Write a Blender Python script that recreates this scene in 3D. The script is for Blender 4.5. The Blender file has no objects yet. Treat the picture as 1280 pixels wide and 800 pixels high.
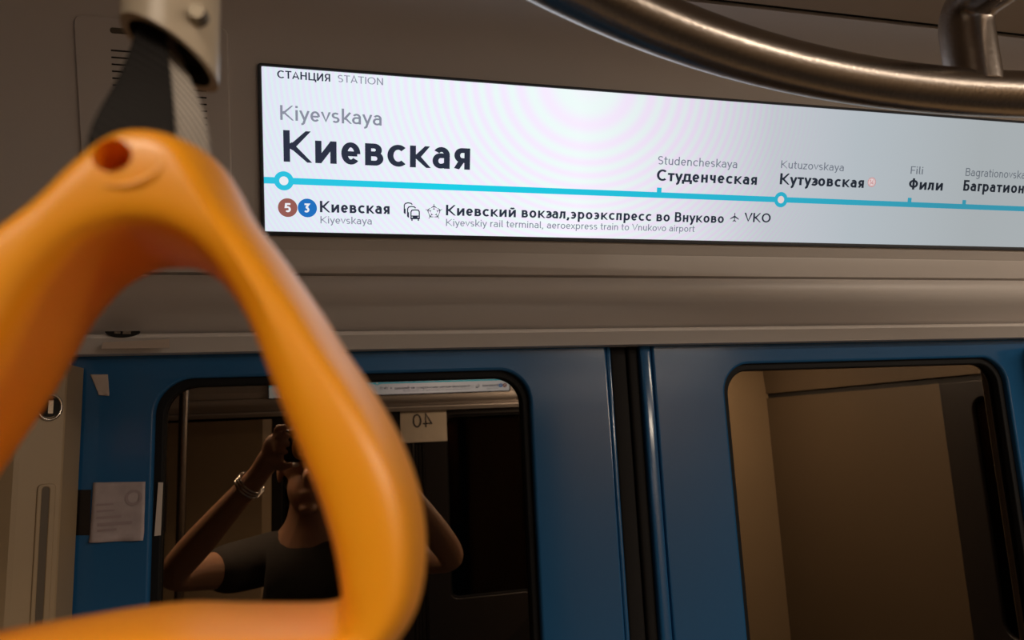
import bpy, bmesh, math, random
from mathutils import Vector, Matrix
random.seed(4)
S = bpy.context.scene
COL = S.collection

# ------------------------------------------------------------------ camera
CZ = 1.78                                   # the phone is held 1.78 m above the car floor
RIGHT = Vector((0.97049, -0.23670, -0.04607))
UP = Vector((0.00829, -0.15815, 0.98738))
FWD = Vector((0.24100, 0.95862, 0.15152))
FPX = 871.6
FWD.normalize(); RIGHT = (RIGHT - FWD * RIGHT.dot(FWD)).normalized(); UP = RIGHT.cross(FWD)
cam = bpy.data.cameras.new('camera')
cam.sensor_width = 36.0
cam.lens = FPX * 36 / 1280
cam.clip_start = 0.01
cam.dof.use_dof = True
cam.dof.focus_distance = 0.83
cam.dof.aperture_fstop = 10.5
co = bpy.data.objects.new('camera', cam)
COL.objects.link(co)
co.matrix_world = Matrix(((RIGHT.x, UP.x, -FWD.x, 0), (RIGHT.y, UP.y, -FWD.y, 0), (RIGHT.z, UP.z, -FWD.z, CZ), (0, 0, 0, 1)))
S.camera = co

# ------------------------------------------------------------------ world, exposure, lamps
w = bpy.data.worlds.new('world'); S.world = w; w.use_nodes = True
w.node_tree.nodes['Background'].inputs[0].default_value = (1.0, 0.85, 0.7, 1)
w.node_tree.nodes['Background'].inputs[1].default_value = 0.0
S.view_settings.view_transform = 'Standard'
S.view_settings.look = 'None'
S.view_settings.exposure = 0.0
S.view_settings.gamma = 1.0
S.view_settings.use_curve_mapping = False

LAMPS = [  # x, y, length, watts
    (-0.36, -0.30, 0.6, 6.5, 125),
    (1.42, -1.12, 0.8, 27.0, 180),
    (1.60, -0.22, 0.8, 13.0, 180),  # extra strip added to fill the rail's shadow on the header
]
LAMP_COLOR = (1.0, 0.82, 0.64)
CEIL = 0.50                                  # ceiling height above the camera

def area_lamp(name, loc, sx, sy, power, color, rot=(0, 0, 0)):
    l = bpy.data.lights.new(name, 'AREA'); l.shape = 'RECTANGLE'; l.size = sx; l.size_y = sy
    l.energy = power; l.color = color
    o = bpy.data.objects.new(name, l); COL.objects.link(o); o.location = loc; o.rotation_euler = rot
    return o
for lx, ly, ll, lp, spread in LAMPS:
    lo = area_lamp('ceiling_lamp_light', (lx, ly, CZ + CEIL - 0.034), ll, 0.07, lp, LAMP_COLOR)
    lo.data.spread = math.radians(spread)            # left lamp's cone narrowed to keep its light off the left door

# ------------------------------------------------------------------ helpers
def ray(px, py):
    return RIGHT * ((px - 640) / FPX) + UP * ((400 - py) / FPX) + FWD
def at(px, py, Y):                           # point of the plane y = Y
    d = ray(px, py); d = d * (Y / d.y); return Vector((d.x, d.y, d.z + CZ))

def mat(name, color, rough=0.5, metal=0.0, emit=None, estr=1.0, bump=None, var=0.0, coat=0.0, vscale=6.0, sss=0.0, spec=None):
    m = bpy.data.materials.new(name); m.use_nodes = True
    nt = m.node_tree; b = nt.nodes['Principled BSDF']
    b.inputs['Base Color'].default_value = (*color, 1)
    b.inputs['Roughness'].default_value = rough
    b.inputs['Metallic'].default_value = metal
    b.inputs['Coat Weight'].default_value = coat
    if spec is not None: b.inputs['Specular IOR Level'].default_value = spec
    if sss:
        b.inputs['Subsurface Weight'].default_value = sss
        b.inputs['Subsurface Radius'].default_value = (0.01, 0.004, 0.001)
        b.inputs['Subsurface Scale'].default_value = 0.3
    if emit:
        b.inputs['Emission Color'].default_value = (*emit, 1); b.inputs['Emission Strength'].default_value = estr
    tc = nt.nodes.new('ShaderNodeTexCoord')
    if var:
        n = nt.nodes.new('ShaderNodeTexNoise'); n.inputs['Scale'].default_value = vscale; n.inputs['Detail'].default_value = 6
        nt.links.new(tc.outputs['Object'], n.inputs['Vector'])
        mr = nt.nodes.new('ShaderNodeMapRange'); mr.inputs['To Min'].default_value = 1 - var; mr.inputs['To Max'].default_value = 1 + var
        nt.links.new(n.outputs['Fac'], mr.inputs['Value'])
        mx = nt.nodes.new('ShaderNodeMix'); mx.data_type = 'RGBA'; mx.blend_type = 'MULTIPLY'; mx.inputs[0].default_value = 1
        mx.inputs[6].default_value = (*color, 1)
        nt.links.new(mr.outputs[0], mx.inputs[7]); nt.links.new(mx.outputs[2], b.inputs['Base Color'])
    if bump:
        n = nt.nodes.new('ShaderNodeTexNoise'); n.inputs['Scale'].default_value = bump[0]; n.inputs['Detail'].default_value = 4
        mp = nt.nodes.new('ShaderNodeMapping'); mp.inputs['Scale'].default_value = bump[2] if len(bump) > 2 else (1, 1, 1)
        nt.links.new(tc.outputs['Object'], mp.inputs[0]); nt.links.new(mp.outputs[0], n.inputs['Vector'])
        bp = nt.nodes.new('ShaderNodeBump'); bp.inputs['Strength'].default_value = bump[1]; bp.inputs['Distance'].default_value = 0.002
        nt.links.new(n.outputs['Fac'], bp.inputs['Height']); nt.links.new(bp.outputs[0], b.inputs['Normal'])
    return m

def emission(name, color, strength=1.0):
    m = bpy.data.materials.new(name); m.use_nodes = True; nt = m.node_tree; nt.nodes.clear()
    e = nt.nodes.new('ShaderNodeEmission'); o = nt.nodes.new('ShaderNodeOutputMaterial')
    e.inputs[0].default_value = (*color, 1); e.inputs[1].default_value = strength
    nt.links.new(e.outputs[0], o.inputs[0]); return m

def srgb(r, g, b):
    f = lambda c: (c / 255 / 12.92) if c / 255 <= 0.04045 else ((c / 255 + 0.055) / 1.055) ** 2.4
    return (f(r), f(g), f(b))

def glass(name, reflect_ior=2.5, tint=(0.55, 0.5, 0.45)):
    m = bpy.data.materials.new(name); m.use_nodes = True; nt = m.node_tree; nt.nodes.clear()
    o = nt.nodes.new('ShaderNodeOutputMaterial'); mx = nt.nodes.new('ShaderNodeMixShader')
    t = nt.nodes.new('ShaderNodeBsdfTransparent'); t.inputs[0].default_value = (*tint, 1)
    g = nt.nodes.new('ShaderNodeBsdfGlossy'); g.inputs['Roughness'].default_value = 0.0; g.inputs['Color'].default_value = (1.0, 0.84, 0.68, 1)
    f = nt.nodes.new('ShaderNodeFresnel'); f.inputs['IOR'].default_value = reflect_ior
    nt.links.new(f.outputs[0], mx.inputs[0]); nt.links.new(t.outputs[0], mx.inputs[1]); nt.links.new(g.outputs[0], mx.inputs[2])
    nt.links.new(mx.outputs[0], o.inputs[0]); return m

M = {}
M['header'] = mat('header_plastic', (0.71, 0.67, 0.65), 0.42, bump=(3.0, 0.02), var=0.05, vscale=2.5)
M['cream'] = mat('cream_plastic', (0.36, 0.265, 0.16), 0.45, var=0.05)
M['ceiling'] = mat('ceiling_panel', (0.40, 0.30, 0.21), 0.5, bump=(40, 0.6, (0.05, 1, 1)), var=0.1)
M['groove'] = mat('groove_black', (0.01, 0.009, 0.008), 0.7)
M['blue'] = mat('blue_door_paint', (0.018, 0.112, 0.285), 0.14, coat=0.0, var=0.05, bump=(2.0, 0.015))
M['rubber'] = mat('black_rubber', (0.010, 0.009, 0.009), 0.7, spec=0.2)
M['seal'] = mat('window_seal_rubber', (0.008, 0.008, 0.009), 0.65, spec=0.2)
M['glass'] = glass('window_glass', 2.9)
M['steel'] = mat('brushed_steel', (0.42, 0.38, 0.35), 0.27, 1.0, bump=(300, 0.08, (1, 1, 1)))
M['orange'] = mat('orange_plastic', (0.92, 0.36, 0.008), 0.42, sss=0.12, coat=0.45, bump=(60, 0.05))
M['collar'] = mat('beige_collar_plastic', (0.60, 0.52, 0.40), 0.3)
M['web_dark'] = mat('dark_webbing', (0.009, 0.0075, 0.0070), 0.95)
M['web_grey'] = mat('grey_webbing', (0.50, 0.46, 0.41), 0.85)
M['bezel'] = mat('display_bezel', (0.06, 0.07, 0.09), 0.5)
M['paper'] = mat('sticker_paper', (0.42, 0.36, 0.38), 0.6, var=0.25, vscale=60)
M['sheet'] = mat('sheet_paper', (0.8, 0.72, 0.6), 0.8)
M['ink'] = mat('ink', (0.05, 0.045, 0.05), 0.6)
M['fadedink'] = mat('faded_print', (0.35, 0.285, 0.305), 0.6)
M['blacksticker'] = mat('black_sticker', (0.012, 0.009, 0.008), 0.3)
M['palepatch'] = mat('pale_patch', (0.5, 0.42, 0.38), 0.5)
M['chrome'] = mat('chrome', (0.6, 0.55, 0.5), 0.15, 1.0)
M['screwmetal'] = mat('dull_screw', (0.3, 0.26, 0.2), 0.5, 1.0)
M['dark'] = mat('dark_hole', (0.008, 0.007, 0.006), 0.8)
M['floor'] = mat('floor_vinyl', (0.10, 0.09, 0.085), 0.5, var=0.2, vscale=30)
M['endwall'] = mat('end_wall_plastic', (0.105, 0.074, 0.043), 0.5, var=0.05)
M['dimdoor'] = mat('dimmed_door', (0.016, 0.014, 0.014), 0.35)  # dimness of the far doors is put into the colour
M['glass_far'] = glass('far_window_glass', 1.35)
M['tunnel'] = mat('tunnel_concrete', (0.008, 0.007, 0.006), 0.9, var=0.3)
M['pylon'] = mat('tunnel_pylon_paint', (0.42, 0.29, 0.16), 0.6, var=0.06)
M['skin'] = mat('skin', (0.36, 0.19, 0.11), 0.5, sss=0.1)
M['shirt'] = mat('dark_tshirt', (0.026, 0.021, 0.016), 0.9, var=0.2, vscale=50)
M['trouser'] = mat('dark_trousers', (0.02, 0.022, 0.03), 0.9)
M['hair'] = mat('dark_hair', (0.02, 0.013, 0.009), 0.6)
M['shoe'] = mat('shoe_leather', (0.02, 0.018, 0.016), 0.5)
M['phone'] = mat('phone_black', (0.01, 0.01, 0.012), 0.2)
M['lamp'] = emission('lamp_diffuser', (1.0, 0.78, 0.55), 2.5)

M['orange'].node_tree.nodes['Principled BSDF'].inputs['Coat Roughness'].default_value = 0.28
# webbing: a woven twill bump and tone
for k in ('web_dark', 'web_grey'):
    nt = M[k].node_tree; b = nt.nodes['Principled BSDF']
    tc = nt.nodes.new('ShaderNodeTexCoord'); wv = nt.nodes.new('ShaderNodeTexWave'); wv.inputs['Scale'].default_value = 120; wv.inputs['Distortion'].default_value = 1.5
    wv.bands_direction = 'DIAGONAL'; nt.links.new(tc.outputs['Object'], wv.inputs['Vector'])
    bp = nt.nodes.new('ShaderNodeBump'); bp.inputs['Strength'].default_value = 0.9; bp.inputs['Distance'].default_value = 0.001
    nt.links.new(wv.outputs['Fac'], bp.inputs['Height']); nt.links.new(bp.outputs[0], b.inputs['Normal'])
    c0 = b.inputs['Base Color'].default_value[:3]
    mx = nt.nodes.new('ShaderNodeMix'); mx.data_type = 'RGBA'
    mx.inputs[6].default_value = (*[c * 0.5 for c in c0], 1); mx.inputs[7].default_value = (*[c * 1.6 for c in c0], 1)
    nt.links.new(wv.outputs['Fac'], mx.inputs[0]); nt.links.new(mx.outputs[2], b.inputs['Base Color'])

def tag(o, label=None, cat=None, group=None, kind=None):
    if label: o['label'] = label
    if cat: o['category'] = cat
    if group: o['group'] = group
    if kind: o['kind'] = kind
    return o
def empty(name, loc, label=None, cat=None, group=None):
    o = bpy.data.objects.new(name, None); COL.objects.link(o); o.location = loc; o.empty_display_size = 0.02
    return tag(o, label, cat, group)
def link_mesh(name, me, m=None, parent=None, smooth=False):
    if m is not None:
        me.materials.clear(); me.materials.append(m)
    if smooth:
        for p in me.polygons: p.use_smooth = True
    o = bpy.data.objects.new(name, me); COL.objects.link(o)
    if parent is not None:                      # vertices are given in world space: keep them there
        o.parent = parent
        o.matrix_parent_inverse = Matrix.Identity(4)
        me.transform(parent_mw(parent).inverted())
    return o
def parent_mw(o):
    mw = o.matrix_basis.copy()
    while o.parent is not None:
        o = o.parent; mw = o.matrix_basis @ mw
    return mw
def from_bm(name, bm, m=None, parent=None, smooth=False):
    bmesh.ops.recalc_face_normals(bm, faces=bm.faces[:])
    me = bpy.data.meshes.new(name); bm.to_mesh(me); bm.free()
    return link_mesh(name, me, m, parent, smooth)
def pydata(name, v, f, m=None, parent=None, smooth=False):
    bm = bmesh.new(); vs = [bm.verts.new(p) for p in v]
    for q in f:
        try: bm.faces.new([vs[i] for i in q])
        except ValueError: pass
    return from_bm(name, bm, m, parent, smooth)
def evaluated(o):
    dg = bpy.context.evaluated_depsgraph_get(); dg.update()
    return bpy.data.meshes.new_from_object(o.evaluated_get(dg))
def curve_plate(loops, depth, bevel=0.0, res=3):        # filled 2-D outlines with holes -> mesh in local xy, extruded about z
    c = bpy.data.curves.new('c', 'CURVE'); c.dimensions = '2D'; c.fill_mode = 'BOTH'
    c.extrude = max(depth / 2 - bevel, 0); c.bevel_depth = bevel; c.bevel_resolution = res; c.offset = -bevel
    for lp in loops:
        s = c.splines.new('POLY'); s.points.add(len(lp) - 1); s.use_cyclic_u = True
        for p, q in zip(s.points, lp): p.co = (q[0], q[1], 0, 1)
    o = bpy.data.objects.new('c', c); COL.objects.link(o)
    me = evaluated(o); bpy.data.objects.remove(o); bpy.data.curves.remove(c)
    return me
def ell(cu, cv, r, n=40): return [(cu + r * math.cos(2 * math.pi * i / n), cv + r * math.sin(2 * math.pi * i / n)) for i in range(n)]
def rrect(x0, y0, x1, y1, r, n=8):
    out = []
    for cx, cy, a in ((x1 - r, y1 - r, 0), (x0 + r, y1 - r, 90), (x0 + r, y0 + r, 180), (x1 - r, y0 + r, 270)):
        for i in range(n + 1):
            t = math.radians(a + 90 * i / n); out.append((cx + r * math.cos(t), cy + r * math.sin(t)))
    return out
def wall_plate(name, loops, Yc, depth, m, parent=None, bevel=0.0, smooth=False):  # loops in (X, Z above floor); plate centred at y = Yc
    me = curve_plate(loops, depth, bevel)
    me.transform(Matrix(((1, 0, 0, 0), (0, 0, -1, Yc), (0, 1, 0, 0), (0, 0, 0, 1))))
    o = link_mesh(name, me, m, parent)
    if bevel or smooth: smooth_by_angle(o, 35)
    return o
def smooth_by_angle(o, deg=40):
    me = o.data
    for p in me.polygons: p.use_smooth = True
    bm = bmesh.new(); bm.from_mesh(me)
    for e in bm.edges:
        if len(e.link_faces) == 2 and e.calc_face_angle(0) > math.radians(deg): e.smooth = False
    bm.to_mesh(me); bm.free()
def box_bm(bm, x0, x1, y0, y1, z0, z1):
    v = [bm.verts.new((x, y, z)) for x in (x0, x1) for y in (y0, y1) for z in (z0, z1)]
    for q in ((0, 1, 3, 2), (4, 6, 7, 5), (0, 4, 5, 1), (2, 3, 7, 6), (0, 2, 6, 4), (1, 5, 7, 3)): bm.faces.new([v[i] for i in q])
def box(name, x0, x1, y0, y1, z0, z1, m, parent=None, bevel=0.0):
    bm = bmesh.new(); box_bm(bm, x0, x1, y0, y1, z0, z1)
    if bevel: bmesh.ops.bevel(bm, geom=bm.edges[:], offset=bevel, segments=3, profile=0.5, affect='EDGES')
    o = from_bm(name, bm, m, parent)
    if bevel: smooth_by_angle(o)
    return o
def tube(name, pts, r, m, parent=None, cyclic=False, n=28, caps=True):
    pts = [Vector(p) for p in pts]; N = len(pts); rings = []; prev = None
    rr = r if isinstance(r, (list, tuple)) else [r] * N
    bm = bmesh.new()
    for i, p in enumerate(pts):
        a = pts[(i - 1) % N] if (cyclic or i > 0) else p
        b = pts[(i + 1) % N] if (cyclic or i < N - 1) else p
        t = (b - a).normalized()
        if prev is None:
            prev = t.orthogonal().normalized()
        prev = (prev - t * prev.dot(t)).normalized(); q = t.cross(prev)
        rings.append([bm.verts.new(p + (prev * math.cos(k * 2 * math.pi / n) + q * math.sin(k * 2 * math.pi / n)) * rr[i]) for k in range(n)])
    for i in range(N if cyclic else N - 1):
        A, B = rings[i], rings[(i + 1) % N]
        off = 0
        if cyclic and i == N - 1:
            off = min(range(n), key=lambda k: (B[k].co - A[0].co).length)
        for k in range(n): bm.faces.new((A[k], A[(k + 1) % n], B[(k + 1 + off) % n], B[(k + off) % n]))
    if not cyclic and caps:
        bm.faces.new(rings[0][::-1]); bm.faces.new(rings[-1])
    o = from_bm(name, bm, m, parent); smooth_by_angle(o, 50)
    return o
def bend_path(pts, r, n=10):                  # round the corners of a polyline
    pts = [Vector(p) for p in pts]; out = [pts[0]]
    for a, b, c in zip(pts, pts[1:], pts[2:]):
        u = (a - b).normalized(); v = (c - b).normalized()
        p0, p1 = b + u * r, b + v * r
        for i in range(n + 1):
            t = i / n; out.append(p0 * (1 - t) ** 2 + b * 2 * t * (1 - t) + p1 * t * t)
    return out + [pts[-1]]
def spline(pts, n=8, closed=False):
    pts = [Vector(p) for p in pts]; N = len(pts); out = []
    for i in range(N if closed else N - 1):
        g = lambda k: pts[k % N] if closed else pts[min(max(k, 0), N - 1)]
        p0, p1, p2, p3 = g(i - 1), g(i), g(i + 1), g(i + 2)
        for k in range(n):
            t = k / n
            out.append(0.5 * ((2 * p1) + (p2 - p0) * t + (2 * p0 - 5 * p1 + 4 * p2 - p3) * t * t + (3 * p1 - p0 - 3 * p2 + p3) * t ** 3))
    if not closed: out.append(pts[-1])
    return out
def join_meshes(meshes):
    bm = bmesh.new()
    for me in meshes: bm.from_mesh(me)
    me = bpy.data.meshes.new('joined'); bm.to_mesh(me); bm.free(); return me

# ------------------------------------------------------------------ stroke lettering (drawn here, no font needed)
def arc(cx, cy, rx, ry, a0, a1, n=14):
    return [(cx + rx * math.cos(math.radians(a0 + (a1 - a0) * i / n)), cy + ry * math.sin(math.radians(a0 + (a1 - a0) * i / n))) for i in range(n + 1)]
def glyph(ch, w):
    h = w / 2; X = 0.72; b = 0.072; s = b + h
    T = 1 - h; t = X - h; B = h               # centre lines of strokes that touch cap line, x-height, baseline
    def O(x0, x1, top, a0=0, a1=360, n=28, bot=0): return arc((x0 + x1) / 2, (top + bot) / 2, (x1 - x0) / 2 - h, (top - bot) / 2 - h, a0, a1, n)
    if ch == ' ': return [], 0.30
    if ch == ',': return [[(b + 0.07, w * 0.9), (b + 0.07, 0.02), (b + 0.0, -0.16)]], 0.27
    U = lambda L, ww: (L, ww)
    # capitals
    if ch in 'Кк' or ch in 'Kk':
        H = 1.0 if ch in 'КK' else X
        if ch == 'k': return [[(s, 0), (s, 1.02)], [(s + h, 0.28), (0.50 + h * .4, X + h * .8)], [(s + 0.10, 0.40), (0.54 + h * .4, -h * .8)]], 0.58
        r = 0.70 if H == 1.0 else 0.55
        return [[(s, 0), (s, H)], [(s + h, H * 0.42), (r - 0.03 + h * .4, H + h * .8)], [(s + 0.07, H * 0.58), (r + h * .4, -h * .8)]], r + h + 0.02
    if ch in 'Сс' or ch in 'CcSs':
        if ch in 'Ss':
            H = 1.0 if ch == 'S' else X; W = 0.52 if ch == 'S' else 0.42; c = b / 1.5 + W / 2
            ry = (H - w) / 4
            return [arc(c, H - h - ry, W / 2 - h, ry, 35, 270) + arc(c, h + ry, W / 2 - h, ry, 90, -145)[1:]], W + b * 1.3
        H = 1.0 if ch in 'СC' else X; W = 0.72 if H == 1 else 0.53
        return [O(b * .8, b * .8 + W * 1.1, H, 48, 312)], W + b * .9
    if ch in 'Тт' or ch == 'T':
        H = 1.0 if ch in 'ТT' else X; W = 0.62 if H == 1 else 0.50
        return [[(0.03, H - h), (W + 0.01, H - h)], [(W / 2 + 0.02, 0), (W / 2 + 0.02, H)]], W + 0.04
    if ch in 'АA': return [[(0.04 + h * .6, 0), (0.37, 1.0), (0.70 - h * .6, 0)], [(0.16, 0.30), (0.58, 0.30)]], 0.74
    if ch in 'Нн':
        H = 1.0 if ch == 'Н' else X; W = 0.62 if H == 1 else 0.48
        return [[(s, 0), (s, H)], [(s + W - w, 0), (s + W - w, H)], [(s, H * .52), (s + W - w, H * .52)]], W + 2 * b
    if ch == 'Ц': return [[(s, 1), (s, h), (s + 0.62, h), (s + 0.62, -0.2)], [(s + 0.5, 0), (s + 0.5, 1)]], 0.82
    if ch in 'Ии' or ch == 'й' or ch == 'N':
        H = X if ch in 'ий' else 1.0; W = 0.62 if H == 1 else 0.55; r = s + W - w
        L = [[(s, 0), (s, H)], [(r, 0), (r, H)]]
        L.append([(s + h * .2, H - h * .8), (r - h * .2, h * .8)] if ch == 'N' else [(s + h * .2, h * .8), (r - h * .2, H - h * .8)])
        if ch == 'й': L.append(arc((s + r) / 2, X + 0.24, 0.12, 0.13, 200, 340))
        return L, W + 2 * b
    if ch in 'Яя':
        H = 1.0 if ch == 'Я' else X; r = 0.60 if H == 1 else 0.50; m = H * 0.42
        return [[(r - h, 0), (r - h, H)], [(r, H - h)] + arc(0.30 if H == 1 else 0.27, (H - h + m) / 2, 0.24 - h if H == 1 else 0.215 - h, (H - h - m) / 2, 90, 270) + [(r, m)], [(0.04 + h, 0), (0.31 if H == 1 else .27, m)]], r + b
    if ch in 'Вв' or ch == 'B':
        H = X if ch == 'в' else 1.0; r = 0.64 if H == 1 else 0.56; m = H * 0.53
        return [[(s, 0), (s, H)], [(s, H - h)] + arc(r - 0.24, (H - h + m) / 2, 0.2 - h, (H - h - m) / 2, 90, -90) + [(s, m)], [(r - 0.22, m)] + arc(r - 0.22, (m + h) / 2, 0.22 - h, (m - h) / 2, 90, -90) + [(s, h)]], r + 0.05
    if ch == 'Ф': return [[(0.41, -0.02), (0.41, 1.04)], O(0.06, 0.76, 0.90, bot=0.14)], 0.82
    if ch == 'Б': return [[(0.54, T), (s, T), (s, h), (0.36, h)] + arc(0.36, (h + .56) / 2, 0.23 - h, (.56 - h) / 2, -90, 90) + [(s, 0.56)]], 0.63
    if ch == 'I': return [[(s, 0), (s, 1)]], 2 * b + w
    if ch == 'O': return [O(b * .7, b * .7 + 0.82, 1.0, n=36)], 0.82 + b * 1.4
    if ch == 'F': return [[(s, 0), (s, 1)], [(s, T), (0.54, T)], [(s, 0.48), (0.50, 0.48)]], 0.56
    if ch in 'Vv':
        H = 1.0 if ch == 'V' else X; W = 0.70 if H == 1 else 0.50
        return [[(0.02 + h * .5, H), (W / 2 + .01, 0.02), (W - h * .5, H)]], W + 0.02
    # lower case
    if ch in 'аa':
        r = 0.52
        return [[(r - h, 0), (r - h, 0.44)] + arc(0.29, 0.46, r - h - 0.29, t - 0.46, 5, 150), [(r - h, 0.43), (0.26, 0.43)] + arc(0.26, (0.43 + h) / 2, 0.22 - h, (0.43 - h) / 2, 90, 270) + arc(0.26, 0.2, r - h - 0.26, 0.2 - h, 270, 350)], r + b
    if ch in 'еe': return [[(0.55 - h, 0.35), (0.06 + h, 0.35)], [(0.55 - h, 0.35)] + O(0.05, 0.55, X, 4, 318, 26)], 0.60
    if ch in 'оo': return [O(0.055, 0.595, X, n=30)], 0.65
    if ch in 'рp':
        return [[(s, -0.28), (s, X)], O(b, 0.60, X, 0, 360)], 0.65
    if ch in 'уy': return [[(0.02 + h * .6, X), (0.28, 0.06)], [(0.52 - h * .6, X), (0.25, -0.03)] + arc(0.10, -0.06, 0.14, 0.16, -10, -90, 6)], 0.53
    if ch == 'з': return [arc(0.23, X - h - .155, 0.17, 0.155, 145, -90) + arc(0.23, h + .175, 0.19, 0.175, 90, -145)[1:]], 0.47
    if ch == 'э': return [O(-0.02, 0.50, X, 132, -132), [(0.18, X / 2), (0.50 - h, X / 2)]], 0.56
    if ch == 'л': return [[(0.02, h), (0.08, h), (0.15, 0.2), (0.18, t), (0.50 - h, t), (0.50 - h, 0)]], 0.585
    if ch == 'д': return [[(0.05, -0.18), (0.05, h), (0.60, h), (0.60, -0.18)], [(0.14, h), (0.20, t), (0.49, t), (0.49, h)]], 0.65
    if ch == 'г': return [[(s, 0), (s, t), (0.42, t)]], 0.42
    if ch == 'п': return [[(s, 0), (s, t), (0.52 - h, t), (0.52 - h, 0)]], 0.605
    if ch == 'ч': return [[(s, X), (s, 0.48)] + arc(s + .12, 0.45, 0.12, 0.15, 180, 270)[1:] + [(0.50 - h, 0.32)], [(0.50 - h, 0), (0.50 - h, X)]], 0.585
    if ch == 'i': return [[(s, 0), (s, X)], [(s, 0.86), (s, 0.86 + w * 1.15)]], w + 2 * b
    if ch == 'l': return [[(s, 1.02), (s, 0.14)] + arc(s + 0.1, 0.14, 0.1, 0.14 - h, 180, 280, 6)], 0.28
    if ch == 'r': return [[(s, 0), (s, X)], arc(s + .2, 0.4, 0.2, t - 0.4, 175, 75)], 0.40
    if ch == 't': return [[(0.17, 0.95), (0.17, 0.16)] + arc(0.29, 0.16, 0.12, 0.16 - h, 180, 290, 6), [(0.03, X - h), (0.36, X - h)]], 0.39
    if ch in 'nhm':
        L = [[(s, 0), (s, 1.02 if ch == 'h' else X)], arc(0.30, 0.42, 0.30 - s, t - 0.42, 180, 0) + [(0.60 - s, 0)]]
        if ch == 'm': d = 0.60 - 2 * s; L.append(arc(0.30 + d, 0.42, 0.30 - s, t - 0.42, 180, 0) + [(0.60 - s + d, 0)]); return L, 0.60 + d
        return L, 0.60
    if ch == 'u': return [[(s, X), (s, 0.3)] + arc(0.30, 0.3, 0.30 - s, 0.3 - h, 180, 360), [(0.60 - s, 0), (0.60 - s, X)]], 0.60
    if ch == 'x': return [[(0.03 + h * .5, X), (0.49 - h * .5, 0)], [(0.49 - h * .5, X), (0.03 + h * .5, 0)]], 0.52
    if ch == 'd': return [O(0.05, 0.57, X), [(0.57 - h, 0), (0.57 - h, 1.02)]], 0.65
    if ch == 'c': return [O(0.05, 0.59, X, 48, 312)], 0.52
    if ch == 'z': return [[(0.05, t), (0.42, t), (0.06, h), (0.45, h)]], 0.50
    if ch == 'g': return [O(0.05, 0.57, X), [(0.57 - h, X), (0.57 - h, -0.08)] + arc(0.32, -0.08, 0.25 - h, 0.19, 0, -140)], 0.65
    # digits
    if ch == '5': return [[(0.52, T), (0.15, T), (0.11, 0.54)] + arc(0.29, 0.33, 0.26 - h, 0.33 - h, 110, -140)], 0.60
    if ch == '3': return [[(0.08, T), (0.48, T), (0.27, 0.58)] + arc(0.27, 0.31, 0.27 - h, 0.31 - h, 85, -145)], 0.58
    if ch == '1': return [[(0.06, 0.78), (0.25, 0.97), (0.25, 0)]], 0.40
    if ch == '4': return [[(0.42, 0), (0.42, 1), (0.05, 0.27), (0.60, 0.27)]], 0.64
    if ch == '0': return [O(0.05, 0.61, 1.0, n=30)], 0.66
    raise ValueError('no glyph for ' + ch)
def stroke(poly, w):                          # thick polyline with mitred corners -> quads
    P = [Vector(p) for p in poly]
    Q = [P[0]]
    for p in P[1:]:
        if (p - Q[-1]).length > 1e-4: Q.append(p)
    P = Q; N = len(P); closed = (P[0] - P[-1]).length < 1e-3
    if closed: P = P[:-1]; N -= 1
    L, R = [], []
    for i, p in enumerate(P):
        a = P[i - 1] if (i > 0 or closed) else None; c = P[(i + 1) % N] if (i < N - 1 or closed) else None
        d1 = (p - a).normalized() if a is not None else None; d2 = (c - p).normalized() if c is not None else None
        if d1 is None: d1 = d2
        if d2 is None: d2 = d1
        n1 = Vector((-d1.y, d1.x)); n2 = Vector((-d2.y, d2.x)); m = n1 + n2
        if m.length < 1e-3: m = n1
        m.normalize(); k = w / 2 / max(m.dot(n1), 0.42)
        L.append(p + m * k); R.append(p - m * k)
    f = []
    for i in range(N if closed else N - 1):
        j = (i + 1) % N; f.append((L[i], R[i], R[j], L[j]))
    return f
def text_quads(s, w):
    x = 0; q = []
    for ch in s:
        st, adv = glyph(ch, w)
        lo = 0.0 if ch in 'КкKkxVvАNИийzЯя' else -9
        hi = (1.0 if ch in 'КKVАNИЯ' else 1.02 if ch == 'k' else 9 if ch == 'й' else 0.72 if ch in 'кxvуyия' else 9)
        for p in st:
            q += [[(v.x + x, min(max(v.y, lo), hi)) for v in f] for f in stroke(p, w)]
        x += adv
    x0 = min(v[0] for f in q for v in f); x1 = max(v[0] for f in q for v in f)
    return [[((v[0] - x0) / (x1 - x0), v[1]) for v in f] for f in q], x1 - x0
def flat(name, quads, m, parent, z=0.0, thick=0.0):        # quads already in the parent's local xy
    bm = bmesh.new()
    for f in quads:
        vs = [bm.verts.new((p[0], p[1], z)) for p in f]
        try: bm.faces.new(vs)
        except ValueError: pass
    for f in bm.faces:
        if f.normal.z < 0: f.normal_flip()
    me = bpy.data.meshes.new(name); bm.to_mesh(me); bm.free()
    me.materials.append(m)
    o = bpy.data.objects.new(name, me); COL.objects.link(o); o.parent = parent
    return o

# ------------------------------------------------------------------ header geometry (profile in y and height above camera)
TILT = math.radians(17)
DU = Vector((1, 0, 0)); DV = Vector((0, -math.sin(TILT), math.cos(TILT))); DN = DU.cross(DV)
D0 = Vector((-0.081, 0.778, CZ + 0.2185))               # lower left corner of the display
def disp(px, py, lift=0.0):
    d = ray(px, py); o = Vector((0, 0, CZ)); p0 = D0 + DN * lift
    t = (p0 - o).dot(DN) / d.dot(DN); p = o + d * t - D0
    return p.dot(DU), p.dot(DV)
def panel(t, out=0.0):                                   # point of the slanted panel, t metres up from the display's lower edge
    p = D0 + DV * t + DN * out; return (p.y, p.z - CZ)

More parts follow.
